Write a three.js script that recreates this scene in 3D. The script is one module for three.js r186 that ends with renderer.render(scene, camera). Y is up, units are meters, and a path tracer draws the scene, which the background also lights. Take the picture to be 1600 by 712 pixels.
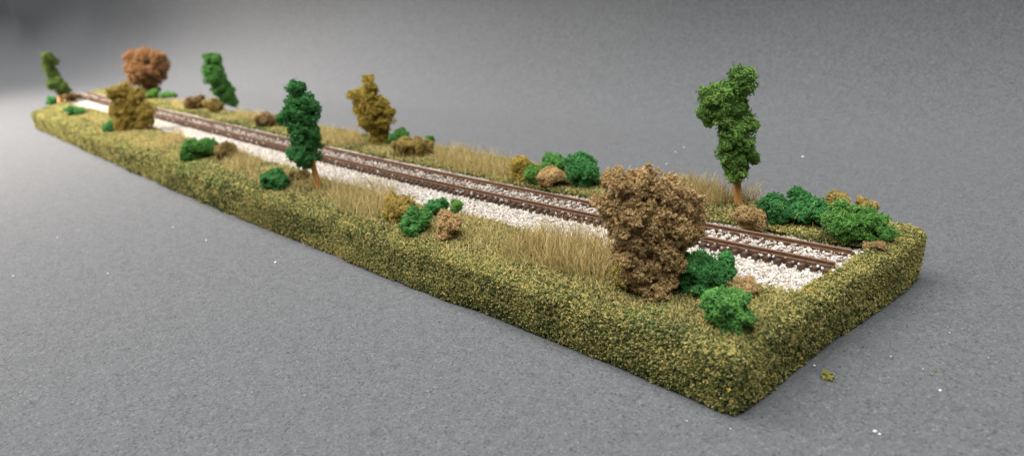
import * as THREE from 'three';
import { mergeGeometries, mergeVertices } from 'three/addons/utils/BufferGeometryUtils.js';
import { ImprovedNoise } from 'three/addons/math/ImprovedNoise.js';
import { RectAreaLightUniformsLib } from 'three/addons/lights/RectAreaLightUniformsLib.js';

// ---------------------------------------------------------------- camera, light, exposure
const U = 0.06;                                   // the block is 60 mm wide; U is that width in metres
const scene = new THREE.Scene();
scene.background = new THREE.Color(0x000000);
const FPX = 1181.8;                               // focal length in pixels of the 1600 x 712 photograph
const CAM = { x: 0.8089 * U, y: 0.9661 * U, z: 2.2886 * U, yaw: -0.8656, pitch: -0.3174, roll: -0.0885 };
const camera = new THREE.PerspectiveCamera(2 * Math.atan(356 / FPX) * 180 / Math.PI, 1024 / 455, 0.01, 20);
const V = (x, y, z) => new THREE.Vector3(x, y, z);
const eye = V(CAM.x, CAM.y, CAM.z);
const fwd = V(Math.sin(CAM.yaw) * Math.cos(CAM.pitch), Math.sin(CAM.pitch), -Math.cos(CAM.yaw) * Math.cos(CAM.pitch));
const right0 = fwd.clone().cross(V(0, 1, 0)).normalize();
const up0 = right0.clone().cross(fwd);
const camR = right0.clone().multiplyScalar(Math.cos(CAM.roll)).addScaledVector(up0, Math.sin(CAM.roll));
const camU = right0.clone().multiplyScalar(-Math.sin(CAM.roll)).addScaledVector(up0, Math.cos(CAM.roll));
camera.position.copy(eye);
camera.quaternion.setFromRotationMatrix(new THREE.Matrix4().makeBasis(camR, camU, fwd.clone().negate()));
camera.focus = 0.133;
camera.userData.fStop = 29;
camera.updateMatrixWorld();

const renderer = new THREE.WebGLRenderer({ antialias: true });
renderer.toneMapping = THREE.LinearToneMapping;
renderer.toneMappingExposure = 1.0;
renderer.shadowMap.enabled = true;
RectAreaLightUniformsLib.init();

// two lamps outside the frame: a broad ceiling panel, and a desk lamp standing by the far end of the block
const CEILING = { at: [-0.3, 1.4, 0.45], w: 2.6, h: 1.4, color: 0xfffdfa, power: 5.4 };
const DESK = { at: [-0.54, 0.34, 0.27], aim: [-0.50, 0, 0.2], color: 0xfff3e8, power: 2.6, angle: 1.0 };
{
  const l = new THREE.RectAreaLight(CEILING.color, CEILING.power, CEILING.w, CEILING.h);
  l.position.set(CEILING.at[0], CEILING.at[1] - 0.012, CEILING.at[2]);
  l.lookAt(CEILING.at[0], 0, CEILING.at[2] - 0.0001);
  scene.add(l);
  const s = new THREE.SpotLight(DESK.color, DESK.power, 0, DESK.angle, 1, 2);
  s.position.set(...DESK.at); s.target.position.set(...DESK.aim); s.castShadow = true; s.shadow.radius = 4;
  scene.add(s, s.target);
}

// ---------------------------------------------------------------- helpers
let seed = 12345;
const rnd = () => { seed = (seed + 0x6D2B79F5) | 0; let t = Math.imul(seed ^ (seed >>> 15), 1 | seed); t = (t + Math.imul(t ^ (t >>> 7), 61 | t)) ^ t; return ((t ^ (t >>> 14)) >>> 0) / 4294967296; };
const rr = (a, b) => a + (b - a) * rnd();
const pick = a => a[Math.floor(rnd() * a.length)];
const perlin = new ImprovedNoise();
const noise = (x, y, z) => perlin.noise(x + 31.7, y + 11.3, z + 7.9);
const lerp = (a, b, t) => a + (b - a) * t;
const clamp = (v, a, b) => Math.min(b, Math.max(a, v));
const smooth = (a, b, x) => { const t = clamp((x - a) / (b - a), 0, 1); return t * t * (3 - 2 * t); };

const ray = (px, py) => fwd.clone().addScaledVector(camR, (px - 800) / FPX).addScaledVector(camU, -(py - 356) / FPX);
const onY = (px, py, y) => { const d = ray(px, py); return eye.clone().addScaledVector(d, (y - eye.y) / d.y); };
const depthOf = p => p.clone().sub(eye).dot(fwd);
const flatFwd = V(fwd.x, 0, fwd.z).normalize();
function onStand(px, py, base) {                  // pixel -> point on the upright plane that stands on `base`
  const d = ray(px, py);
  return eye.clone().addScaledVector(d, base.clone().sub(eye).dot(flatFwd) / d.dot(flatFwd));
}

const names = {};
const numbered = n => { const k = names[n] = (names[n] ?? -1) + 1; return k ? n + '_' + String(k).padStart(3, '0') : n; };
function thing(name, label, category, p, group) {
  const o = new THREE.Group();
  o.name = numbered(name); o.position.copy(p); scene.add(o);
  o.userData = { label, category };
  if (group) o.userData.group = group;
  return o;
}
function part(name, geometry, material, parent, kind) {
  const m = new THREE.Mesh(geometry, material);
  m.name = name; m.castShadow = m.receiveShadow = true;
  if (kind) m.userData.kind = kind;
  parent.add(m);
  return m;
}
const mtx = new THREE.Matrix4(), qt = new THREE.Quaternion(), col = new THREE.Color();
function randomQuat() {
  const a = rnd(), b = rnd() * 6.2832, c = rnd() * 6.2832;
  return qt.set(Math.sqrt(1 - a) * Math.sin(b), Math.sqrt(1 - a) * Math.cos(b), Math.sqrt(a) * Math.sin(c), Math.sqrt(a) * Math.cos(c));
}
function scatter(name, geometry, material, list, parent) {   // list: {p, s, c, q?}
  const m = new THREE.InstancedMesh(geometry, material, list.length);
  m.name = name; m.castShadow = m.receiveShadow = true; m.userData.kind = 'stuff';
  list.forEach((e, i) => {
    const s = e.s.isVector3 ? e.s : V(e.s, e.s, e.s);
    m.setMatrixAt(i, mtx.compose(e.p, e.q || randomQuat(), s));
    m.setColorAt(i, col.setRGB(e.c[0], e.c[1], e.c[2]));
  });
  parent.add(m);
  return m;
}
const lift = (o, v) => Object.fromEntries(Object.entries(o).map(([k, c]) => [k, Array.isArray(c[0]) ? c.map(e => e.map(x => Math.min(0.85, x * v))) : c.map(x => Math.min(0.85, x * v))]));
const tint = (c, v) => c.map(k => k * v);
const mixc = (a, b, t) => a.map((k, i) => lerp(k, b[i], t));

// ragged little lumps of shredded foam, unit radius
function crumbGeometry(lobes, s0) {
  const keep = seed; seed = s0;
  const list = [];
  for (let i = 0; i < lobes; i++) {
    const w = mergeVertices(new THREE.OctahedronGeometry(1, 0).deleteAttribute('uv').deleteAttribute('normal'));
    const k = rr(0.45, 0.7), o = V(rr(-1, 1), rr(-1, 1), rr(-1, 1)).normalize().multiplyScalar(i ? 0.55 : 0.1), q = randomQuat().clone();
    const a = w.attributes.position, p = V(0, 0, 0);
    for (let j = 0; j < a.count; j++) { p.fromBufferAttribute(a, j).multiplyScalar(rr(0.35, 1.35) * k).applyQuaternion(q).add(o); a.setXYZ(j, p.x, p.y, p.z); }
    const f = w.toNonIndexed(); f.computeVertexNormals();
    list.push(f);
  }
  seed = keep;
  return mergeGeometries(list);
}
const CRUMB = crumbGeometry(5, 77);
const STONE = (() => {
  const keep = seed; seed = 991;
  const g = mergeVertices(new THREE.IcosahedronGeometry(1, 0).deleteAttribute('uv').deleteAttribute('normal'));
  const a = g.attributes.position;
  for (let j = 0; j < a.count; j++) { const f = rr(0.7, 1.15); a.setXYZ(j, a.getX(j) * f, a.getY(j) * f * 0.85, a.getZ(j) * f); }
  const n = g.toNonIndexed(); n.computeVertexNormals(); seed = keep;
  return n;
})();
const foamMat = new THREE.MeshStandardMaterial({ color: 0xffffff, roughness: 1 });
const stoneMat = new THREE.MeshStandardMaterial({ color: 0xffffff, roughness: 0.8 });

// ---------------------------------------------------------------- lamps (outside the frame)
{
  const t = thing('ceiling_light', 'broad white ceiling light panel hanging over the table', 'lamp', V(...CEILING.at));
  const g = new THREE.BoxGeometry(CEILING.w + 0.06, 0.05, CEILING.h + 0.06); g.translate(0, 0.03, 0);
  part('housing', g, new THREE.MeshStandardMaterial({ color: 0xdddddd, roughness: 0.6 }), t);
  const d = new THREE.PlaneGeometry(CEILING.w, CEILING.h); d.rotateX(Math.PI / 2);
  part('diffuser', d, new THREE.MeshStandardMaterial({ color: 0xffffff, emissive: CEILING.color, emissiveIntensity: 0.5 }), t);
}

{
  const head = V(...DESK.at), dir = V(...DESK.aim).sub(head).normalize(), foot = V(-0.92, 0, 0.45);
  const t = thing('desk_lamp', 'black desk lamp bending over the far end of the cloth', 'lamp', foot);
  const black = new THREE.MeshStandardMaterial({ color: 0x222222, roughness: 0.5 });
  const b = new THREE.CylinderGeometry(0.075, 0.085, 0.025, 40); b.translate(0, 0.0135, 0); part('base', b, black, t);
  const top = head.clone().addScaledVector(dir, -0.075).sub(foot), elbow = V(-0.04, 0.3, 0.02);
  part('arm', new THREE.TubeGeometry(new THREE.CatmullRomCurve3([V(0, 0.02, 0), V(-0.04, 0.15, 0.02), elbow, V(0.08, 0.42, -0.05), top.clone().add(V(-0.05, 0.06, 0.02)), top]), 60, 0.008, 12), black, t);
  const sh = new THREE.LatheGeometry([[0.02, -0.08], [0.05, -0.06], [0.072, 0.0], [0.085, 0.04], [0.082, 0.04], [0.069, 0.0], [0.047, -0.057], [0.0, -0.07]].map(p => new THREE.Vector2(...p)), 48);
  const q = new THREE.Quaternion().setFromUnitVectors(V(0, 1, 0), dir);
  const m = part('shade', sh, new THREE.MeshStandardMaterial({ color: 0xeeeeee, roughness: 0.6, side: THREE.DoubleSide }), t); m.position.copy(head).addScaledVector(dir, -0.012).sub(foot); m.quaternion.copy(q);
  const bulb = part('bulb', new THREE.SphereGeometry(0.026, 24, 16), new THREE.MeshStandardMaterial({ color: 0xffffff, emissive: DESK.color, emissiveIntensity: 2 }), t); bulb.position.copy(head).addScaledVector(dir, -0.03).sub(foot);
}

// ---------------------------------------------------------------- the grey felt cloth: table top, soft bend, backdrop
const FELT = (() => {
  const N = 2048, keep = seed; seed = 4242;
  const h = new Float32Array(N * N);
  const put = (x, y, v) => { h[((y + N) % N) * N + ((x + N) % N)] += v; };
  for (let i = 0; i < 150000; i++) {                                 // matted fibres
    let x = rnd() * N, y = rnd() * N, a = rnd() * 6.283, L = 8 + rnd() * 30, v = (rnd() - 0.48) * 0.5, b = (rnd() - 0.5) * 0.16;
    for (let k = 0; k < L; k++) { put(x | 0, y | 0, v); x += Math.cos(a); y += Math.sin(a); a += b; }
  }
  for (let i = 0; i < 60000; i++) {                                  // little tufts and pits
    const x = (rnd() * N) | 0, y = (rnd() * N) | 0, r = 1.2 + rnd() * 3.2, v = (rnd() - 0.52) * 0.9, R = Math.ceil(r);
    for (let dy = -R; dy <= R; dy++) for (let dx = -R; dx <= R; dx++) { const q = 1 - (dx * dx + dy * dy) / (r * r); if (q > 0) put(x + dx, y + dy, v * q); }
  }
  seed = keep;
  let s = 0, s2 = 0; for (const v of h) { s += v; s2 += v * v; }
  const mean = s / h.length, sd = Math.sqrt(s2 / h.length - mean * mean);
  const cd = new Uint8Array(N * N * 4), bd = new Uint8Array(N * N * 4);
  for (let i = 0; i < N * N; i++) {
    const z = clamp((h[i] - mean) / sd, -2.6, 2.6);
    const f = 1 + 0.1 * z;
    cd[i * 4] = cd[i * 4 + 1] = cd[i * 4 + 2] = clamp(201 * f, 0, 255); cd[i * 4 + 3] = 255;
    const b = clamp(128 + z * 46, 0, 255); bd[i * 4] = bd[i * 4 + 1] = bd[i * 4 + 2] = b; bd[i * 4 + 3] = 255;
  }
  const mk = (d, srgb) => { const t = new THREE.DataTexture(d, N, N); t.wrapS = t.wrapT = THREE.RepeatWrapping; t.magFilter = THREE.LinearFilter; t.minFilter = THREE.LinearMipmapLinearFilter; t.generateMipmaps = true; if (srgb) t.colorSpace = THREE.SRGBColorSpace; t.needsUpdate = true; return t; };
  return { map: mk(cd, true), bump: mk(bd, false) };
})();
const feltMat = new THREE.MeshPhysicalMaterial({ color: new THREE.Color().setRGB(0.203, 0.212, 0.225), map: FELT.map, bumpMap: FELT.bump, bumpScale: 0.00012, roughness: 1, sheen: 0.1, sheenRoughness: 0.6, sheenColor: new THREE.Color(0.5, 0.5, 0.52) });
const foldZ = x => (-2.75 - 0.085 * (x / U)) * U;                     // where the cloth turns up, measured on the table
{
  const R = 0.07, x0 = -2.6, x1 = 1.1, nx = 240, ns = 150, front = 0.75, high = 0.19;
  const pos = [], uv = [], idx = [];
  for (let i = 0; i <= nx; i++) {
    const x = lerp(x0, x1, i / nx), zf = foldZ(x);
    const flat = front - (zf + R), arc = R * Math.PI / 2, total = flat + arc + high;
    for (let j = 0; j <= ns; j++) {
      const t = j / ns;
      let s = t < 0.35 ? (t / 0.35) * (flat - 0.04) : lerp(flat - 0.04, total, (t - 0.35) / 0.65), y, z;
      if (s < flat) { y = 0; z = front - s; }
      else if (s < flat + arc) { const a = (s - flat) / R; y = R - R * Math.cos(a); z = zf + R - R * Math.sin(a); }
      else { y = R + s - flat - arc; z = zf; }
      const w = smooth(0, 0.07, y);
      z += w * (0.02 * noise(x * 5.2, y * 1.5, 2.2) + 0.009 * noise(x * 12, y * 3, 5.1) + 0.08 * y);
      if (s < flat) y += -0.0012 * smooth(0.05, 0.3, Math.max(0, Math.abs(x + 0.25) - 0.35)) * (0.5 + noise(x * 9, z * 9, 1));
      pos.push(x, y, z); uv.push(x / 0.125, s / 0.125);
    }
  }
  for (let i = 0; i < nx; i++) for (let j = 0; j < ns; j++) { const a = i * (ns + 1) + j, b = a + ns + 1; idx.push(a, a + 1, b, b, a + 1, b + 1); }
  const g = new THREE.BufferGeometry();
  g.setAttribute('position', new THREE.Float32BufferAttribute(pos, 3)); g.setAttribute('uv', new THREE.Float32BufferAttribute(uv, 2)); g.setIndex(idx); g.computeVertexNormals();
  feltMat.side = THREE.DoubleSide;
  const m = part('cloth_backdrop', g, feltMat, scene);
  m.userData = { kind: 'structure', label: 'grey felt cloth covering the table and rising behind', category: 'cloth' };
  // loose felt hairs standing off the cloth where it lies near
  const c = new THREE.QuadraticBezierCurve3(V(-0.5, 0, 0), V(0, 0.42, 0.22), V(0.5, 0.04, 0)), hair = new THREE.TubeGeometry(c, 4, 0.016, 3), list = [];
  for (let i = 0; i < 46000; i++) {
    const r = Math.pow(rnd(), 0.6) * 0.34, a = rnd() * 6.283, x = 0.0 + Math.cos(a) * r - 0.06, z = 0.05 + Math.sin(a) * r;
    if (z < foldZ(x) + 0.055) continue;
    if (x < 0.002 && z > -0.002 && z < 0.064) continue;
    const L = rr(0.0006, 0.0018), v = rr(0.1, 0.34);
    list.push({ p: V(x, 0.00002, z), s: V(L, L * rr(0.2, 0.8), L), q: new THREE.Quaternion().setFromAxisAngle(V(0, 1, 0), rnd() * 6.283), c: [v, v, v * 1.03] });
  }
  scatter('felt_hairs', hair, new THREE.MeshStandardMaterial({ color: 0xffffff, roughness: 1 }), list, m);
}

// ---------------------------------------------------------------- outline of the scenery block
const H = 0.1687 * U, EDGE = 0.036 * U;
const frontPts = [[58, 202], [211, 271], [379, 344], [600, 430], [860, 532], [1012, 592], [1151, 655]].map(([x, y]) => onY(x, y, 0));
console.log('front', frontPts.map(p => (p.x / U).toFixed(2) + ',' + (p.z / U).toFixed(3)).join('  '));
const interp = (tab, x) => { if (x <= tab[0][0]) return tab[0][1]; for (let i = 1; i < tab.length; i++) if (x <= tab[i][0]) { const t = (x - tab[i - 1][0]) / (tab[i][0] - tab[i - 1][0]); const s = t * t * (3 - 2 * t); return lerp(tab[i - 1][1], tab[i][1], lerp(t, s, 0.3)); } return tab[tab.length - 1][1]; };
const frontTab = frontPts.map(p => [p.x, p.z]);
const XF = frontPts[0].x, XB = -8.95 * U;                            // far end: cut askew, longer at the back
const zFront = x => interp(frontTab, x);
const zBack = x => 0.0;
const endX = z => lerp(XB, XF, clamp(z / U, 0, 1.1));                 // far end line
const skew = Math.atan2(XF - XB, U);
// distance inward from the outline, with softened corners
function inset(x, z) {
  const k = 0.013 * U, d = [zFront(x) - z, z - zBack(x), 0.0 - x, (x - endX(z)) * Math.cos(skew)];
  let s = 0; const m = Math.min(...d);
  for (const e of d) s += Math.exp(-(e - m) / k);
  return m - k * Math.log(s);
}
function settle(x, z, target) {                   // slide a point until it lies `target` inside the outline
  const h = 0.0001;
  for (let i = 0; i < 3; i++) {
    const e = inset(x, z), gx = (inset(x + h, z) - e) / h, gz = (inset(x, z + h) - e) / h, g2 = Math.max(0.2, gx * gx + gz * gz);
    x += gx * (target - e) / g2; z += gz * (target - e) / g2;
  }
  return [x, z];
}
const roundDrop = e => e >= EDGE ? 0 : EDGE - Math.sqrt(Math.max(0, EDGE * EDGE - (EDGE - Math.max(0, e)) ** 2));

// ---------------------------------------------------------------- track line
const railTop = 0.026 * U;                                            // above the turf level H
const centerTab = [];
{
  const near = [[1304, 408.5], [950, 338], [650, 275], [452, 228.5], [250, 179]].map(([x, y]) => onY(x, y, H + railTop));
  for (const p of near) centerTab.push([p.x, p.z - 0.0535 * U]);
  const e = onY(122, 144, H + railTop); centerTab.push([e.x, e.z]);
  centerTab.sort((a, b) => a[0] - b[0]);
  console.log('track', centerTab.map(p => (p[0] / U).toFixed(2) + ',' + (p[1] / U).toFixed(3)).join('  '));
}
const trackCurve = new THREE.CatmullRomCurve3(centerTab.map(([x, z]) => V(x, H, z)));
const trackN = 700, trackPts = trackCurve.getSpacedPoints(trackN);
const zTrack = x => { let a = 0, b = trackN; while (b - a > 1) { const m = (a + b) >> 1; trackPts[m].x < x ? a = m : b = m; } const t = clamp((x - trackPts[a].x) / (trackPts[b].x - trackPts[a].x + 1e-9), 0, 1); return lerp(trackPts[a].z, trackPts[b].z, t); };
// ballast reaches from zb0 (behind) to zb1 (in front of the rails)
const zb0 = x => zTrack(x) - (0.175 + 0.018 * noise(x / U * 2.3, 0, 0) + 0.012 * noise(x / U * 9, 1, 0)) * U;
const zb1 = x => zTrack(x) + (0.245 + 0.028 * noise(x / U * 1.7, 3, 0) + 0.014 * noise(x / U * 8, 5, 0)) * U;
const xBallast = z => (-0.045 - 0.02 * noise(z / U * 9, 2, 8)) * U;
const inBallast = (x, z) => x < xBallast(z) && z > zb0(x) && z < zb1(x) ;
const bedY = (x, z) => { const d = (z - zTrack(x)) / U; const s = d > 0 ? 1 - smooth(0.05, 0.22, d) : 1 - smooth(0.08, 0.18, -d); return H - 0.026 * U + 0.017 * U * s; };
const groundY = (x, z) => H - roundDrop(inset(x, z)) + 0.006 * U * noise(x / U * 3, z / U * 3, 4) + 0.012 * U * smooth(-0.062 * U, -0.034 * U, x) * smooth(0.0, 0.04 * U, inset(x, z));

// ---------------------------------------------------------------- the block
const TURF = lift({ straw: [0.315, 0.275, 0.095], olive: [0.158, 0.153, 0.045], moss: [0.078, 0.097, 0.025], deep: [0.024, 0.036, 0.011], yellow: [0.56, 0.37, 0.06], green: [0.045, 0.13, 0.03], soil: [0.13, 0.085, 0.03] }, 1.5);
function turfColour(x, y, z) {
  const n = noise(x / U * 2.2, y / U * 6, z / U * 2.2), m = noise(x / U * 9, y / U * 14, z / U * 9 + 5);
  const u = rnd() + n * 0.2 + m * 0.3 + 0.14 * noise(x / U * 0.9, y / U * 2, z / U * 1.6 + 40);
  let c = u < 0.11 ? TURF.deep : u < 0.34 ? TURF.moss : u < 0.68 ? TURF.olive : TURF.straw;
  if (rnd() < 0.009) c = TURF.yellow;
  if (noise(x / U * 3.1, y / U * 8, z / U * 3.1 + 20) > 0.5 && rnd() < 0.22) c = TURF.green;
  return tint(c, rr(0.78, 1.22));
}
const block = thing('scenery_block', 'long low foam block covered in olive turf on the grey cloth', 'model base', V(0, 0, 0));
{
  const pts = [], n = 90;
  const C = 0.0011;                                                    // the foam core lies under the turf
  for (let i = 0; i <= n; i++) { const x = lerp(XF, 0, i / n); pts.push([x, zFront(x)]); }
  for (let i = 1; i < 6; i++) pts.push([0, lerp(zFront(0), 0, i / 6)]);
  for (let i = 0; i <= n; i++) pts.push([lerp(0, XB, i / n), 0]);
  for (let i = 1; i < 6; i++) pts.push([endX(i / 6 * U), i / 6 * U]);
  // shrink towards the middle line
  const sh = new THREE.Shape(pts.map(([x, z]) => { const q = settle(x, z, C); return new THREE.Vector2(q[0], -q[1]); }));
  const b = 0.03 * U;
  const g = new THREE.ExtrudeGeometry(sh, { depth: H - 0.0022 - 2 * b, bevelEnabled: true, bevelThickness: b, bevelSize: b * 0.8, bevelOffset: -b * 0.8, bevelSegments: 3 });
  g.rotateX(-Math.PI / 2); g.translate(0, b + 0.0004, 0);
  part('foam_core', g, new THREE.MeshStandardMaterial({ color: new THREE.Color().setRGB(...TURF.olive), roughness: 1 }), block);

  const list = [];
  // top
  for (let i = 0; i < 420000; i++) {
    const x = -Math.pow(rnd(), 1.35) * -XB, z = rr(0, 1.06 * U);      // finer and denser towards the near end
    const e = inset(x, z);
    if (e < 0 || inBallast(x + rr(-0.0006, 0.0006), z + rr(-0.0009, 0.0009) * (rnd() < 0.2 ? 2.2 : 0.7))) continue;
    const size = lerp(0.00024, 0.00043, smooth(-1.2 * U, -4 * U, x));
    if (rnd() < smooth(-2 * U, -5 * U, x) * 0.45) continue;
    list.push({ p: V(x, groundY(x, z) - 0.0002 + rr(-0.0004, 0.0003), z), s: rr(0.6, 1.4) * size, c: turfColour(x, H, z) });
  }
  // the four sides
  const bulge = y => { const t = y / H; return roundDrop((1 - t) * H) + 0.01 * U * Math.pow(1 - t, 4) - 0.008 * U; };
  const lump = (a, b, y) => 0.012 * U * noise(a / U * 2.5, y / U * 4, b / U * 2.5) + 0.008 * U * noise(a / U * 8, y / U * 8, b / U * 8 + 3);
  const side = (count, f, size) => {
    for (let i = 0; i < count; i++) {
      const [x0, z0] = f(rnd()), y = lerp(0.0003, H * 0.99, rnd());
      const [x, z] = settle(x0, z0, bulge(y) - lump(x0, z0, y) + rr(-0.0003, 0.0005));
      list.push({ p: V(x, y, z), s: rr(0.6, 1.4) * size, c: turfColour(x, y, z) });
    }
  };
  const xMid = -2.6 * U;
  side(62000, u => { const x = lerp(xMid, 0.02 * U, u); return [x, zFront(x)]; }, 0.00026);
  side(26000, u => { const x = lerp(XF, xMid, u); return [x, zFront(x)]; }, 0.00042);
  side(21000, u => [0, lerp(0, zFront(0), u)], 0.00026);
  side(7000, u => [lerp(XB, 0, u), 0], 0.0005);
  side(3500, u => { const z = u * U; return [endX(z), z]; }, 0.0005);
  scatter('turf', CRUMB, foamMat, list, block);
  console.log('turf', list.length);
}

// ---------------------------------------------------------------- the track
const track = thing('railway_track', 'brown miniature railway track laid on white ballast along the block', 'railway track', V(0, 0, 0));
{
  const railMat = new THREE.MeshStandardMaterial({ color: new THREE.Color().setRGB(0.22, 0.125, 0.075), roughness: 0.38, metalness: 0.4 });
  const tieMats = [0.9, 1, 1.12].map(k => new THREE.MeshStandardMaterial({ color: new THREE.Color().setRGB(0.09 * k, 0.05 * k, 0.031 * k), roughness: 0.75 }));
  // rails: a small flat-bottomed section swept along the line
  const hr = 0.00095, prof = [[-0.00028, 0], [-0.00028, 0.00014], [-0.0001, 0.00024], [-0.0001, 0.0006], [-0.00018, 0.0007], [-0.00018, 0.0009], [-0.00012, hr], [0.00012, hr], [0.00018, 0.0009], [0.00018, 0.0007], [0.0001, 0.0006], [0.0001, 0.00024], [0.00028, 0.00014], [0.00028, 0]];
  const base = H + railTop - hr;
  const tanAt = i => { const a = trackPts[Math.max(0, i - 1)], b = trackPts[Math.min(trackN, i + 1)]; return b.clone().sub(a).normalize(); };
  for (const s of [-1, 1]) {
    const pos = [], idx = [], K = prof.length;
    for (let i = 0; i <= trackN; i += 2) {
      const p = trackPts[i], t = tanAt(i), nx = -t.z, nz = t.x;
      for (const [a, h] of prof) { const o = s * 0.0535 * U + a; pos.push(p.x + nx * o, base + h, p.z + nz * o); }
    }
    const n = pos.length / 3 / K;
    for (let i = 0; i < n - 1; i++) for (let k = 0; k < K; k++) { const a = i * K + k, b = i * K + (k + 1) % K; idx.push(a, b, a + K, b, b + K, a + K); }
    const g0 = new THREE.BufferGeometry(); g0.setAttribute('position', new THREE.Float32BufferAttribute(pos, 3)); g0.setIndex(idx);
    for (const e of [0, n - 1]) { const c = THREE.ShapeUtils.triangulateShape(prof.map(p => new THREE.Vector2(...p)), []); for (const f of c) idx.push(e * K + f[0], e * K + f[1], e * K + f[2]); }
    g0.setIndex(idx);
    const g = g0.toNonIndexed(); g.computeVertexNormals();
    part('rail', g, railMat, track);
  }
  // sleepers with their rail chairs
  const bx = (w, h, d, x, y, z) => { const g = new THREE.BoxGeometry(w, h, d); g.translate(x, y, z); return g; };
  const pieces = [];
  {
    const w = 0.00098, h = 0.0010, L = 0.0102, c = 0.00012;
    const sec = new THREE.Shape([[-w / 2, 0], [w / 2, 0], [w / 2 - c * 0.5, h - c], [w / 2 - c * 1.4, h], [-w / 2 + c * 1.4, h], [-w / 2 + c * 0.5, h - c]].map(p => new THREE.Vector2(...p)));
    const g = new THREE.ExtrudeGeometry(sec, { depth: L, bevelEnabled: false }); g.translate(0, -h, -L / 2); g.deleteAttribute('uv');
    pieces.push(g);
    for (const s of [-1, 1]) {
      for (const k of [-1, 1]) { const q = bx(0.00062, 0.00032, 0.00036, 0, 0.00015, s * 0.0535 * U + k * 0.0005); q.deleteAttribute('uv'); pieces.push(q); }
    }
  }
  const sleeper = mergeGeometries(pieces.map(p => p.index ? p.toNonIndexed() : p));
  const total = trackCurve.getLength(), step = 0.00202, nT = Math.min(300, Math.floor((total - 0.001) / step));
  for (let i = 0; i < nT; i++) {
    const u = 1 - (0.0007 + i * step) / total, p = trackCurve.getPointAt(u), t = trackCurve.getTangentAt(u);
    const m = part('sleeper', sleeper, pick(tieMats), track);
    m.position.set(p.x, base - 0.00004, p.z); m.rotation.y = -Math.atan2(t.z, t.x) + rr(-0.02, 0.02);
    m.scale.set(1, 1, rr(0.97, 1.03));
  }
  // strips that join the sleepers under the rails (flexible track)
  for (const s of [-1, 1]) {
    const pos = [], idx = [];
    for (let i = 0; i <= trackN; i += 2) { const p = trackPts[i], t = tanAt(i); for (const [a, h] of [[-0.0005, -0.0007], [-0.0005, -0.0001], [0.0005, -0.0001], [0.0005, -0.0007]]) { const o = s * 0.0535 * U + a; pos.push(p.x - t.z * o, base + h, p.z + t.x * o); } }
    const n = pos.length / 12;
    for (let i = 0; i < n - 1; i++) for (let k = 0; k < 4; k++) { const a = i * 4 + k, b = i * 4 + (k + 1) % 4; idx.push(a, b, a + 4, b, b + 4, a + 4); }
    const g0 = new THREE.BufferGeometry(); g0.setAttribute('position', new THREE.Float32BufferAttribute(pos, 3)); g0.setIndex(idx);
    const g = g0.toNonIndexed(); g.computeVertexNormals();
    part('sleeper_web', g, tieMats[0], track);
  }
  // ballast bed and stones
  {
    const pos = [], idx = [], nx = 360, nz = 14;
    for (let i = 0; i <= nx; i++) {
      const x = lerp(trackPts[0].x + 0.001, -0.02 * U, i / nx), a = zb0(x) - 0.001, b = zb1(x) + 0.001;
      for (let j = 0; j <= nz; j++) { const z = lerp(a, b, j / nz); pos.push(x, bedY(x, z) - 0.0004, z); }
    }
    for (let i = 0; i < nx; i++) for (let j = 0; j < nz; j++) { const a = i * (nz + 1) + j, b = a + nz + 1; idx.push(a, a + 1, b, b, a + 1, b + 1); }
    const g = new THREE.BufferGeometry(); g.setAttribute('position', new THREE.Float32BufferAttribute(pos, 3)); g.setIndex(idx); g.computeVertexNormals();
    part('ballast_bed', g, new THREE.MeshStandardMaterial({ color: new THREE.Color().setRGB(0.5, 0.48, 0.45), roughness: 1, side: THREE.DoubleSide }), track);
    const list = [];
    const tones = [[0.64, 0.60, 0.55], [0.71, 0.68, 0.63], [0.56, 0.51, 0.44], [0.76, 0.73, 0.69], [0.55, 0.46, 0.37], [0.38, 0.35, 0.33]];
    for (let i = 0; i < 135000; i++) {
      const x = -Math.pow(rnd(), 1.5) * -trackPts[0].x, a = zb0(x) - 0.0006, b = zb1(x) + 0.0006, z = lerp(a, b, rnd()) + (rnd() < 0.03 ? rr(-0.0022, 0.0022) : 0);
      if (x > xBallast(z) + 0.001) continue;
      const far = smooth(-1.5 * U, -5 * U, x);
      if (rnd() < far * 0.4) continue;
      const d = Math.abs(z - zTrack(x)) / U, onTie = d < 0.086, rail = Math.abs(d - 0.0535) < 0.009;
      let s = rr(0.00018, 0.00038) * lerp(1, 1.25, far), y = bedY(x, z) + rr(-0.0003, 0.00035);
      if (onTie) { if (rail && rnd() < 0.8) continue; y = d < 0.05 ? base - s * 0.9 - 0.0007 * Math.pow(rnd(), 1.5) : base - rr(0.0009, 0.0016); if (rnd() < (d < 0.05 ? 0.07 : 0.02)) y = base + s * 0.3; }
      const u = Math.pow(rnd(), 1.5);
      list.push({ p: V(x, y, z), s: V(s * rr(0.8, 1.2), s * rr(0.75, 1), s * rr(0.8, 1.2)), c: tint(tones[Math.floor(u * 6)], rr(0.92, 1.06)) });
    }
    console.log('stones', list.length);
    scatter('ballast', STONE, stoneMat, list, track);
  }
}

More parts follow.
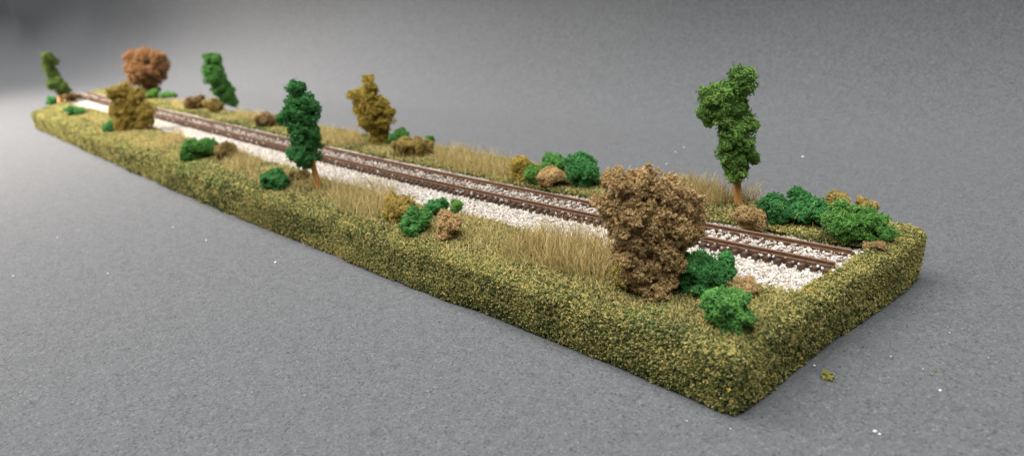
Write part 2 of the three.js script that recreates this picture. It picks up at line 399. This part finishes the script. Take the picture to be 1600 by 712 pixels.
// ---------------------------------------------------------------- foam trees and bushes
const COL = lift({
  brown: [[0.24, 0.166, 0.075], [0.19, 0.126, 0.053], [0.3, 0.215, 0.103]],
  emerald: [[0.03, 0.12, 0.031], [0.02, 0.086, 0.021], [0.05, 0.165, 0.048]],
  green: [[0.06, 0.14, 0.024], [0.04, 0.105, 0.018], [0.1, 0.18, 0.036]],
  bright: [[0.05, 0.145, 0.03], [0.034, 0.105, 0.02], [0.085, 0.2, 0.045]],
  olive: [[0.215, 0.162, 0.03], [0.165, 0.12, 0.02], [0.28, 0.22, 0.05]],
  dark: [[0.055, 0.09, 0.018], [0.04, 0.07, 0.014], [0.09, 0.13, 0.026]],
  leaf: [[0.074, 0.148, 0.028], [0.048, 0.102, 0.018], [0.13, 0.215, 0.053]],
  umber: [[0.135, 0.088, 0.036], [0.1, 0.064, 0.025], [0.18, 0.122, 0.055]],
  khaki: [[0.19, 0.145, 0.043], [0.145, 0.106, 0.03], [0.26, 0.2, 0.065]],
}, 2.05);
// blobs: [{p, r}] in metres, local to the thing; fills a crown with clumps of foam crumbs
function crown(name, t, blobs, tones, mpp, opt = {}) {
  const core = [], list = [];
  const cr = Math.max(opt.crumb ?? 0.00027, 1.3 * mpp);
  const off = rnd() * 50, f1 = 1 / Math.max(0.0019, 8 * mpp), f2 = f1 * 2.3;
  const inside = (p, own) => { for (const b of blobs) if (b !== own && p.distanceToSquared(b.p) < (b.r * 0.74) ** 2) return true; return false; };
  for (const b of blobs) {
    const n = Math.round(4 * Math.PI * b.r * b.r / (cr * cr) * 1.25);
    for (let i = 0; i < n; i++) {
      const d = V(rr(-1, 1), rr(-1, 1), rr(-1, 1)); if (d.lengthSq() > 1 || d.lengthSq() < 0.01) { i--; continue; }
      d.normalize();
      const q = b.p.clone().addScaledVector(d, b.r);
      const n1 = noise(q.x * f1 + off, q.y * f1, q.z * f1), n2 = noise(q.x * f2, q.y * f2 + off, q.z * f2);
      const k = 0.92 + (0.78 * n1 + 0.62 * n2) * Math.min(1, 0.0022 / b.r + 0.25) - 0.2 * Math.pow(rnd(), 2) + (rnd() < 0.14 ? rr(0, 0.24) : 0);
      const p = b.p.clone().addScaledVector(d, b.r * k);
      if (p.y < -0.0002 || inside(p, b)) continue;
      const u = rnd() + 0.7 * noise(q.x * f1 * 0.6, q.y * f1 * 0.6 + 9, q.z * f1 * 0.6 + off);
      list.push({ p, s: cr * rr(0.55, 1.25), c: rnd() < 0.006 ? TURF.straw : tint(mixc(u < 0.35 ? tones[1] : u < 0.75 ? tones[0] : tones[2], tones[0], rnd() * 0.5), rr(0.72, 1.28)) });
    }
  }
  for (const b of blobs) {
    const g = mergeVertices(new THREE.IcosahedronGeometry(1, 3).deleteAttribute('uv').deleteAttribute('normal')), a = g.attributes.position;
    for (let j = 0; j < a.count; j++) {
      const x = a.getX(j), y = a.getY(j), z = a.getZ(j), f = b.r * (0.56 + 0.2 * noise(x * 2.2 + b.p.x * 900, y * 2.2 + b.p.y * 900, z * 2.2));
      a.setXYZ(j, b.p.x + x * f, Math.max(-0.0003, b.p.y + y * f), b.p.z + z * f);
    }
    g.computeVertexNormals(); core.push(g);
  }
  const m = part(name, mergeGeometries(core), new THREE.MeshStandardMaterial({ color: new THREE.Color().setRGB(...tones[0]), roughness: 1 }), t);
  scatter('leaf_crumbs', CRUMB, foamMat, list, m);
  return list.length;
}
let crumbs = 0;
// base: pixel where it stands; blobs in pixels [x, y, radius, push] (push: metres-ish depth offset in radii)
function foamTree(name, label, category, basePx, blobsPx, tones, o = {}) {
  const base0 = onY(basePx[0], basePx[1], H);
  const gy = groundY(base0.x, base0.z) - 0.0002;
  const base = V(base0.x, gy, base0.z), mpp = depthOf(base) / FPX;
  const t = thing(name, label, category, base, o.group);
  const blobs = blobsPx.map(([x, y, r, push]) => {
    const p = onStand(x, y, base), rad = r * depthOf(p) / FPX * 0.97;
    p.addScaledVector(flatFwd, (push ?? rr(-0.45, 0.45)) * rad);
    return { p: p.sub(base), r: rad };
  });
  if (o.fill !== false) for (const b of [...blobs]) {                 // thickness: companions in front of and behind the outline
    const k = o.fill ?? 0.55;
    for (const s of [-1, 1]) { const q = b.p.clone().addScaledVector(flatFwd, s * b.r * k).add(V(rr(-0.2, 0.2) * b.r, rr(-0.2, 0.2) * b.r, 0)); blobs.push({ p: q, r: b.r * rr(0.72, 0.88) }); }
  }
  for (const b of blobs) if (b.p.y < b.r * 0.45) b.p.y = Math.max(b.p.y, b.r * 0.45);
  crumbs += crown(category === 'tree' ? 'crown' : 'foliage', t, blobs, tones, mpp, o);
  if (o.trunk) {
    const [x0, y0, x1, y1, w] = o.trunk, a = onStand(x0, y0, base).sub(base), b = onStand(x1, y1, base).sub(base);
    a.y = -0.0006;
    const r = w * mpp / 2, g = new THREE.CylinderGeometry(r * (o.taper ?? 0.85), r, a.distanceTo(b), 14, 10), pa = g.attributes.position;
    for (let j = 0; j < pa.count; j++) { const an = Math.atan2(pa.getZ(j), pa.getX(j)), k = 1 + 0.09 * noise(Math.cos(an) * 2, pa.getY(j) * 300, Math.sin(an) * 2) + 0.05 * noise(Math.cos(an) * 9, pa.getY(j) * 60, Math.sin(an) * 9); pa.setX(j, pa.getX(j) * k); pa.setZ(j, pa.getZ(j) * k); }
    g.computeVertexNormals();
    const m = part('trunk', g, woodMat, t);
    m.position.copy(a).add(b).multiplyScalar(0.5);
    m.quaternion.setFromUnitVectors(V(0, 1, 0), b.clone().sub(a).normalize());
  }
  return t;
}
const woodMat = (() => {                                              // bare wooden pick
  const w = 128, h = 256, d = new Uint8Array(w * h * 4);
  for (let y = 0; y < h; y++) for (let x = 0; x < w; x++) {
    const g = 0.5 + 0.5 * noise(x * 0.22, y * 0.012, 3) + 0.25 * noise(x * 0.6, y * 0.03, 8), k = 0.72 + 0.36 * g, i = (y * w + x) * 4;
    d[i] = clamp(236 * k, 0, 255); d[i + 1] = clamp(170 * k, 0, 255); d[i + 2] = clamp(100 * k, 0, 255); d[i + 3] = 255;
  }
  const t = new THREE.DataTexture(d, w, h); t.wrapS = t.wrapT = THREE.RepeatWrapping; t.magFilter = THREE.LinearFilter; t.colorSpace = THREE.SRGBColorSpace; t.needsUpdate = true;
  return new THREE.MeshStandardMaterial({ map: t, roughness: 0.8 });
})();
// a low bush from its box in pixels: centre x, top y, bottom y, width
function bush(label, cx, top, bottom, w, tones, o = {}) {
  const h = bottom - top, n = o.n ?? 7, list = [];
  const keep = seed; seed = Math.round(cx * 131 + top * 17);
  const m0 = Math.min(w, h);
  list.push([cx, top + h * 0.55, m0 * 0.3, 0]);
  for (let i = 0; i < n * 2; i++) {                                   // uneven knobs, some standing out of the mass
    const a = rnd() * 6.283, k = Math.sqrt(rr(0.12, 1)), r = m0 * rr(0.16, 0.3), out = rnd() < 0.25 ? 1.1 : 0.98;
    list.push([cx + Math.cos(a) * k * out * Math.max(0, w / 2 - r), top + h * 0.5 + Math.sin(a) * k * out * Math.max(0, h / 2 - r), r, rr(-1.6, 1.6)]);
  }
  const t = foamTree(o.name ?? 'bush', label, 'bush', [cx, bottom - h * (o.lift ?? 0.16)], list, tones, { fill: 0.9, ...o });
  seed = keep;
  return t;
}

foamTree('foam_tree', 'large brown clump foliage tree with broad crown narrowing to its foot', 'tree', [1020, 458], [
  [965, 284, 22], [1006, 285, 24], [1040, 297, 24], [1072, 314, 22], [1090, 338, 17], [947, 320, 17], [978, 322, 32], [1020, 335, 38], [1060, 352, 29], [1086, 360, 13], [966, 352, 22], [990, 378, 27], [1030, 384, 30], [1062, 380, 16], [984, 402, 20], [976, 394, 18], [1050, 400, 20], [990, 424, 18], [1046, 428, 16], [1000, 444, 14], [998, 412, 21], [1022, 416, 28], [1044, 414, 17], [1036, 434, 18], [1010, 438, 20], [1026, 448, 22], [1008, 452, 13], [1034, 458, 15]], COL.brown, { fill: 0.5 });
foamTree('foam_tree', 'tall green foam tree with knobbly crown on bare wooden trunk behind the rails', 'tree', [1154, 319], [
  [1160, 124, 20], [1150, 138, 16], [1112, 150, 18], [1134, 146, 20], [1104, 176, 13], [1108, 190, 9], [1128, 174, 20], [1150, 168, 17], [1160, 190, 19], [1174, 194, 11], [1145, 206, 21], [1136, 222, 15], [1156, 226, 19], [1146, 242, 18], [1164, 240, 14], [1178, 247, 9], [1150, 253, 17], [1140, 256, 12], [1150, 264, 16], [1142, 272, 10], [1160, 270, 11]], COL.leaf, { fill: 0.4, trunk: [1155, 320, 1151, 262, 12.5] });
foamTree('foam_tree', 'emerald green foam tree on leaning bare wooden trunk beside the white ballast', 'tree', [497, 294], [
  [459, 137, 11], [470, 134, 7], [463, 152, 16], [478, 160, 15], [489, 166, 10], [447, 183, 12], [439, 186, 7], [463, 178, 20], [481, 186, 15], [470, 200, 17], [487, 206, 12], [474, 222, 18], [489, 226, 11], [462, 238, 13], [477, 240, 18], [489, 243, 10], [470, 252, 10], [480, 256, 8]], COL.emerald, { fill: 0.45, trunk: [498, 296, 487, 250, 9.5] });
foamTree('foam_tree', 'mustard olive foam tree with pointed ragged crown behind the track', 'tree', [590, 224], [
  [575, 124, 8], [577, 136, 11], [548, 148, 7], [560, 148, 10], [574, 152, 16], [590, 160, 14], [562, 168, 11], [580, 172, 19], [603, 172, 11], [612, 176, 6], [578, 188, 15], [596, 188, 15], [588, 202, 15], [596, 214, 10], [586, 216, 9]], COL.olive, { fill: 0.5 });
foamTree('foam_tree', 'slim bright green foam tree leaning at the back edge of the block', 'tree', [362, 166], [
  [327, 92, 9], [335, 96, 9], [329, 108, 11], [341, 108, 9], [335, 121, 13], [346, 124, 10], [344, 137, 13], [355, 142, 9], [355, 152, 11], [362, 158, 8]], COL.bright, { fill: 0.5 });
foamTree('foam_tree', 'round russet brown foam tree near the far end of the track', 'tree', [232, 143], [
  [209, 92, 13], [204, 108, 11], [226, 88, 13], [246, 92, 13], [256, 102, 9], [226, 106, 18], [246, 110, 15], [214, 120, 12], [236, 124, 13], [228, 134, 9], [240, 138, 7]], COL.umber.map(c => [c[0] * 1.35, c[1] * 1.12, c[2] * 1.15]), { fill: 0.6 });
foamTree('foam_tree', 'squat mustard yellow foam tree with drooping lumps beside the ballast', 'tree', [203, 203], [
  [178, 146, 11], [194, 142, 12], [210, 150, 12], [188, 158, 13], [206, 164, 13], [182, 172, 10], [198, 178, 15], [216, 176, 11], [230, 172, 12], [228, 186, 12], [192, 192, 11], [206, 196, 14], [216, 194, 9]], COL.olive.map((c, i) => mixc(c, COL.khaki[i], 0.3)), { fill: 0.5 });
foamTree('foam_tree', 'thin dark green foam tree bending over its pale pointed trunk', 'tree', [94, 160], [
  [72, 88, 7], [78, 94, 8], [73, 104, 8], [79, 114, 8], [83, 122, 7], [88, 129, 9], [97, 134, 8], [80, 133, 7], [94, 142, 7], [103, 141, 5]], COL.dark, { fill: 0.5, trunk: [94, 161, 92, 138, 10], taper: 0.3 });

bush('emerald bush pressed against the large brown tree', 1094, 390, 462, 76, COL.emerald, { n: 9 });
bush('small dark emerald bush against the pale ballast by the large brown tree', 1138, 392, 438, 32, COL.emerald, { n: 5 });
bush('upright light green bush at the turfed front corner of the block', 1134, 443, 522, 72, COL.bright, { n: 9 });
bush('small tan brown tuft bush behind the light green corner bush', 1166, 432, 462, 42, COL.brown, { n: 5 });
bush('low mustard shrub at the foot of the large brown tree', 981, 412, 452, 46, COL.olive.map((c, i) => mixc(c, TURF.olive, 0.4)), { n: 6 });
bush('brown rounded bush in front of the green tree with the bare trunk', 1171, 320, 358, 62, COL.umber.map((c, i) => mixc(c, COL.brown[i], 0.5)), { n: 7 });
bush('dark emerald bush right of the bare wooden trunk of the green tree', 1214, 304, 352, 52, COL.emerald.map(c => tint(c, 0.8)), { n: 7 });
bush('tall emerald bush between the dark emerald bush and the wide green bush', 1257, 297, 352, 54, COL.emerald, { n: 7 });
bush('wide leafy green bush at the back corner beside the rail ends', 1336, 321, 382, 112, COL.green.map((c, i) => mixc(c, COL.bright[i], 0.5)), { n: 12 });
bush('small mustard bush behind the wide green corner bush', 1313, 298, 336, 38, COL.khaki, { n: 5 });
bush('smaller mustard bush at the outer back edge behind the wide green bush', 1356, 306, 338, 32, COL.khaki, { n: 5 });
bush('flat dark brown scrub under the wide green corner bush', 1364, 376, 392, 52, COL.umber, { n: 8 });
bush('mustard bush at the end of the bush row behind the rails', 812, 244, 282, 38, COL.olive, { n: 6 });
bush('small leaf green bush between the mustard and brown bushes of the row', 834, 256, 288, 34, COL.green, { n: 6 });
bush('green bush behind the brown bush of the row', 864, 239, 272, 36, COL.bright, { n: 6 });
bush('brown bush in the row behind the rails', 864, 260, 292, 48, COL.brown, { n: 7 });
bush('large emerald bush closing the bush row behind the rails', 911, 240, 294, 60, COL.emerald, { n: 8 });
bush('mustard olive bush left of the green pair beside the ballast', 622, 303, 350, 56, COL.olive.map((c, i) => mixc(c, COL.khaki[i], 0.5)), { n: 8 });
bush('round mid green bush beside the brown bush in front of the ballast', 648, 324, 367, 56, COL.bright.map((c, i) => mixc(c, COL.emerald[i], 0.4)), { n: 8 });
bush('emerald bush close to the ballast behind the round mid green bush', 681, 306, 336, 40, COL.emerald, { n: 6 });
bush('tiny green bush at the ballast edge behind the brown bush', 712, 312, 332, 20, COL.green, { n: 4 });
bush('upright brown bush in front of the ballast beside the round green bush', 700, 324, 373, 42, COL.brown, { n: 7 });
bush('dark emerald bush left of the leaning wooden trunk', 426, 265, 298, 52, COL.emerald.map(c => tint(c, 0.9)), { n: 7 });
bush('flat brown scrub round the foot of the leaning wooden trunk', 466, 262, 291, 46, COL.umber.map((c, i) => mixc(c, TURF.olive, 0.3)), { n: 6, lift: 0.45 });
bush('green bush behind the mustard olive tree', 625, 199, 228, 32, COL.bright, { n: 5 });
bush('long low khaki bush beside the mustard olive tree', 646, 211, 246, 66, COL.khaki, { n: 8 });
bush('small green sprig bush behind the long khaki bush', 672, 208, 226, 20, COL.bright, { n: 4 });
bush('dark brown bush behind the track beside the emerald tree', 416, 176, 200, 44, COL.umber, { n: 6 });
bush('bright green bush in front of the ballast with brown scrub at its side', 308, 215, 253, 52, COL.bright, { n: 7 });
bush('dry brown scrub beside the bright green bush', 350, 222, 252, 36, COL.umber.map((c, i) => mixc(c, COL.khaki[i], 0.5)), { n: 6 });
bush('low brown bush at the foot of the slim green tree', 303, 149, 174, 40, COL.umber, { n: 6 });
bush('low khaki bush at the foot of the slim green tree', 332, 153, 178, 36, COL.khaki, { n: 6 });
bush('green bush under the round russet tree', 240, 139, 156, 36, COL.green, { n: 5 });
bush('second green bush beside the round russet tree', 263, 141, 156, 24, COL.bright, { n: 4 });
bush('dark green bush at the foot of the squat mustard tree', 170, 188, 209, 24, COL.emerald.map(c => tint(c, 0.9)), { n: 5 });
bush('low dark green bush near the far corner of the block', 117, 165, 182, 34, COL.emerald, { n: 6 });
bush('tiny dark green bush behind the pale pointed trunk', 79, 149, 166, 16, COL.emerald, { n: 4 });
bush('brown scrub between the bending dark green tree and the rail end', 112, 144, 158, 26, COL.umber, { n: 5 });
console.log('crumbs', crumbs);

// ---------------------------------------------------------------- dry static grass
const strawMat = new THREE.MeshStandardMaterial({ color: 0xffffff, vertexColors: true, roughness: 0.85, side: THREE.DoubleSide });
// patch: pixel outline of its foot on the turf, number of blades, blade height in metres
function grass(label, foot, count, hgt, o = {}) {
  const keep = seed; seed = Math.round(foot[0][0] * 77 + foot[0][1]);
  const ring = foot.map(([x, y]) => onY(x, y, H)), c = ring.reduce((a, p) => a.add(p), V(0, 0, 0)).divideScalar(ring.length);
  const pos = [], clr = [], idx = [], xs = ring.map(p => p.x), zs = ring.map(p => p.z);
  const ok = (x, z) => { let r = false; for (let i = 0, j = ring.length - 1; i < ring.length; j = i++) { const a = ring[i], b = ring[j]; if ((a.z > z) !== (b.z > z) && x < (b.x - a.x) * (z - a.z) / (b.z - a.z) + a.x) r = !r; } return r; };
  const mpp = depthOf(c) / FPX, w0 = Math.max(0.00007, 0.36 * mpp);
  let made = 0, tries = 0;
  while (made < count && tries++ < count * 30) {
    const x = rr(Math.min(...xs), Math.max(...xs)), z = rr(Math.min(...zs), Math.max(...zs));
    if (!ok(x, z) || inset(x, z) < 0.01 * U) continue;
    if (o.flat ? inBallast(x, z) : noise(x / U * 7, 3, z / U * 7) < rr(-0.6, 0.15)) continue;
    made++;
    const L = hgt * rr(0.35, 0.95), a = rnd() * 6.283, flat = rnd() < (o.flat ?? 0.1), lean = flat ? rr(0.9, 1.4) : Math.abs(rr(-0.75, 0.75)) + 0.06, bend = rr(0.05, 0.55);
    const y = groundY(x, z) - 0.0003, dx = Math.cos(a), dz = Math.sin(a), w = w0 * rr(0.7, 1.3);
    const tone = tint(mixc([0.56, 0.43, 0.17], mixc([0.38, 0.28, 0.09], [0.74, 0.62, 0.32], rnd()), rnd()), rr(0.8, 1.2));
    const N = 4, s0 = pos.length / 3;
    let px = 0, py = 0, th = lean * 0.5;
    for (let k = 0; k <= N; k++) {
      const ww = w * (1 - 0.8 * k / N);
      for (let q = 0; q < 3; q++) { const an = q * 2.094 + a; pos.push(x + dx * px + Math.cos(an) * ww - c.x, y + py - c.y, z + dz * px + Math.sin(an) * ww - c.z); clr.push(...tone); }
      px += Math.sin(th) * L / N; py += Math.cos(th) * L / N; th += (lean * 0.5 + bend) / N;
    }
    for (let k = 0; k < N; k++) for (let q = 0; q < 3; q++) { const A = s0 + k * 3 + q, B = s0 + k * 3 + (q + 1) % 3; idx.push(A, B, A + 3, B, B + 3, A + 3); }
  }
  const g = new THREE.BufferGeometry(); g.setAttribute('position', new THREE.Float32BufferAttribute(pos, 3)); g.setAttribute('color', new THREE.Float32BufferAttribute(clr, 3)); g.setIndex(idx); g.computeVertexNormals();
  const m = part(numbered('dry_grass'), g, strawMat, scene, 'stuff');
  m.position.copy(c); m.userData.label = label; m.userData.category = 'grass';
  seed = keep;
}
grass('tall straw coloured grass beside the large brown tree and the ballast', [[778, 396], [850, 370], [955, 386], [978, 420], [945, 440], [860, 424], [790, 410]], 1500, 0.0070);
grass('straw grass between the emerald tree and the mustard bush', [[510, 300], [570, 284], [622, 300], [612, 334], [570, 346], [525, 328]], 1000, 0.0056);
grass('tall dry grass at the back edge before the bush row', [[680, 240], [720, 236], [802, 256], [790, 278], [720, 264], [680, 252]], 1200, 0.0056);
grass('dry grass along the back edge behind the emerald tree', [[495, 206], [560, 212], [568, 228], [520, 226], [497, 224]], 900, 0.0052);
grass('tall dry grass round the bare trunk of the green tree', [[1050, 296], [1100, 292], [1150, 300], [1200, 309], [1206, 314], [1160, 312], [1140, 318], [1110, 324], [1060, 324]], 1300, 0.0060);
grass('thin dry grass around the brown scrub by the bright green bush', [[345, 252], [372, 236], [410, 250], [400, 272], [355, 268]], 600, 0.0042);
grass('short dry grass on the turf by the far bushes', [[245, 216], [285, 204], [292, 228], [262, 236]], 500, 0.0036);
grass('short dry grass at the back edge beside the slim green tree', [[366, 172], [440, 186], [430, 198], [372, 184]], 600, 0.0045);
grass('short dry grass at the far back edge by the russet tree', [[262, 156], [290, 158], [300, 172], [270, 168]], 300, 0.0042);
grass('sparse short straw on the turf along the ballast by the emerald tree', [[380, 246], [430, 250], [560, 292], [540, 320], [450, 300], [390, 280]], 900, 0.0028);
grass('sparse short straw on the turf in front of the brown bush', [[720, 330], [800, 352], [790, 400], [720, 380]], 420, 0.0022);
grass('sparse short straw along the far front turf', [[130, 180], [170, 176], [250, 212], [300, 250], [250, 244], [160, 206]], 700, 0.0030);
grass('sparse short straw behind the rails beside the khaki bush', [[570, 226], [690, 250], [800, 282], [790, 286], [680, 262], [560, 236]], 500, 0.0028);
grass('short straw flock lying on the turf in front of the track', [[120, 176], [240, 206], [420, 258], [560, 292], [760, 340], [960, 392], [1270, 456], [1150, 540], [950, 470], [760, 412], [420, 292], [180, 210]], 15000, 0.0017, { flat: 0.7 });
grass('short straw flock lying on the turf behind the track', [[250, 154], [400, 176], [690, 226], [1000, 278], [1400, 346], [1360, 372], [1120, 338], [900, 300], [600, 238], [330, 182]], 9000, 0.0017, { flat: 0.7 });
{ // stray straws stuck to the turf of the block
  const pos = [], idx = [];
  const straw = (a, b, r) => { const g = new THREE.CylinderGeometry(r, r, a.distanceTo(b), 5); g.applyQuaternion(new THREE.Quaternion().setFromUnitVectors(V(0, 1, 0), b.clone().sub(a).normalize())); const m = a.clone().add(b).multiplyScalar(0.5); g.translate(m.x, m.y, m.z); return g; };
  const gs = [];
  for (let i = 0; i < 70; i++) {
    const x = rr(-4 * U, -0.1 * U), z = rr(0.62 * U, 0.97 * U), y = groundY(x, z) + 0.0003, a = rnd() * 6.28, L = rr(0.001, 0.0028);
    gs.push(straw(V(x, y, z), V(x + Math.cos(a) * L, y + rr(-0.0001, 0.0006), z + Math.sin(a) * L), 0.00005));
  }
  for (let i = 0; i < 26; i++) {
    const x = rr(-3 * U, -0.05 * U), y = rr(0.001, H * 0.95), z = zFront(x) + 0.0006, a = rnd() * 6.28, L = rr(0.0012, 0.0035);
    gs.push(straw(V(x, y, z), V(x + Math.cos(a) * L, Math.max(0.0004, y + Math.sin(a) * L), z + rr(0, 0.0008)), 0.00005));
  }
  for (let i = 0; i < 10; i++) { const z = rr(0.05, 0.95) * U, y = rr(0.002, H), a = rnd() * 6.28, L = rr(0.0012, 0.003); gs.push(straw(V(0.0006, y, z), V(0.001, Math.max(0.0004, y + Math.sin(a) * L), z + Math.cos(a) * L), 0.00005)); }
  part('stray_straw', mergeGeometries(gs), new THREE.MeshStandardMaterial({ color: new THREE.Color().setRGB(0.5, 0.4, 0.18), roughness: 0.9 }), block, 'stuff');
}

// ---------------------------------------------------------------- crumbs fallen on the cloth
const whiteMat = new THREE.MeshStandardMaterial({ color: new THREE.Color().setRGB(0.8, 0.78, 0.74), roughness: 0.8 });
const tanMat = new THREE.MeshStandardMaterial({ color: new THREE.Color().setRGB(0.5, 0.3, 0.14), roughness: 0.9 });
const mossMat = new THREE.MeshStandardMaterial({ color: new THREE.Color().setRGB(0.2, 0.19, 0.045), roughness: 1 });
function fallen(name, label, category, group, px, py, r, geo, mat) {
  const p = onY(px, py, 0), m = part(numbered(name), geo, mat, scene);
  const s = r * depthOf(p) / FPX;
  m.scale.set(s * rr(0.8, 1.2), s * 0.8, s * rr(0.8, 1.2)); m.rotation.y = rnd() * 6.28; m.position.set(p.x, s * 0.42, p.z);
  m.userData = { label, category }; if (group) m.userData.group = group;
}
for (const [x, y, r] of [[1273, 572, 2.4], [1470, 611, 3], [1368, 675, 3.4], [1375, 679, 2.6], [1443, 577, 1.6], [1378, 197, 2.4], [1255, 246, 2.6], [1556, 174, 2], [1069, 231, 1.8], [1056, 238, 1.8], [1084, 141, 1.6], [1042, 257, 1.8], [1298, 172, 1.6], [430, 411, 2.6], [322, 376, 1.8], [270, 356, 1.6], [20, 432, 2], [89, 372, 1.8], [168, 428, 1.7], [1393, 557, 1.3], [1545, 559, 1.4], [1216, 199, 1.4], [985, 260, 1.3], [1074, 658, 1.4], [1142, 670, 1.5], [1485, 520, 1.2], [1420, 228, 1.4]])
  fallen('ballast_grain', 'tiny white ballast grain fallen on the grey cloth', 'grain', 'ballast grains fallen on the cloth', x, y, r, STONE, whiteMat);
for (const [x, y, r] of [[405, 705, 2.6], [243, 687, 2], [1365, 619, 2], [1464, 668, 2.6], [1376, 251, 3], [1234, 226, 2], [1458, 586, 2.6]])
  fallen('foam_crumb', 'tiny tan foam crumb fallen on the grey cloth', 'crumb', 'tan crumbs fallen on the cloth', x, y, r, CRUMB, tanMat);
fallen('foam_crumb', 'small olive turf tuft lying on the cloth beside the block', 'crumb', null, 1294, 590, 11, crumbGeometry(14, 5), mossMat);
{ const t = [[1288, 594], [1300, 584], [1312, 573], [1462, 581]]; for (const [x, y] of t) fallen('foam_crumb', 'tiny olive turf crumb lying on the cloth near the block end', 'crumb', 'olive turf crumbs on the cloth', x, y, 3, CRUMB, mossMat); }

renderer.render(scene, camera);
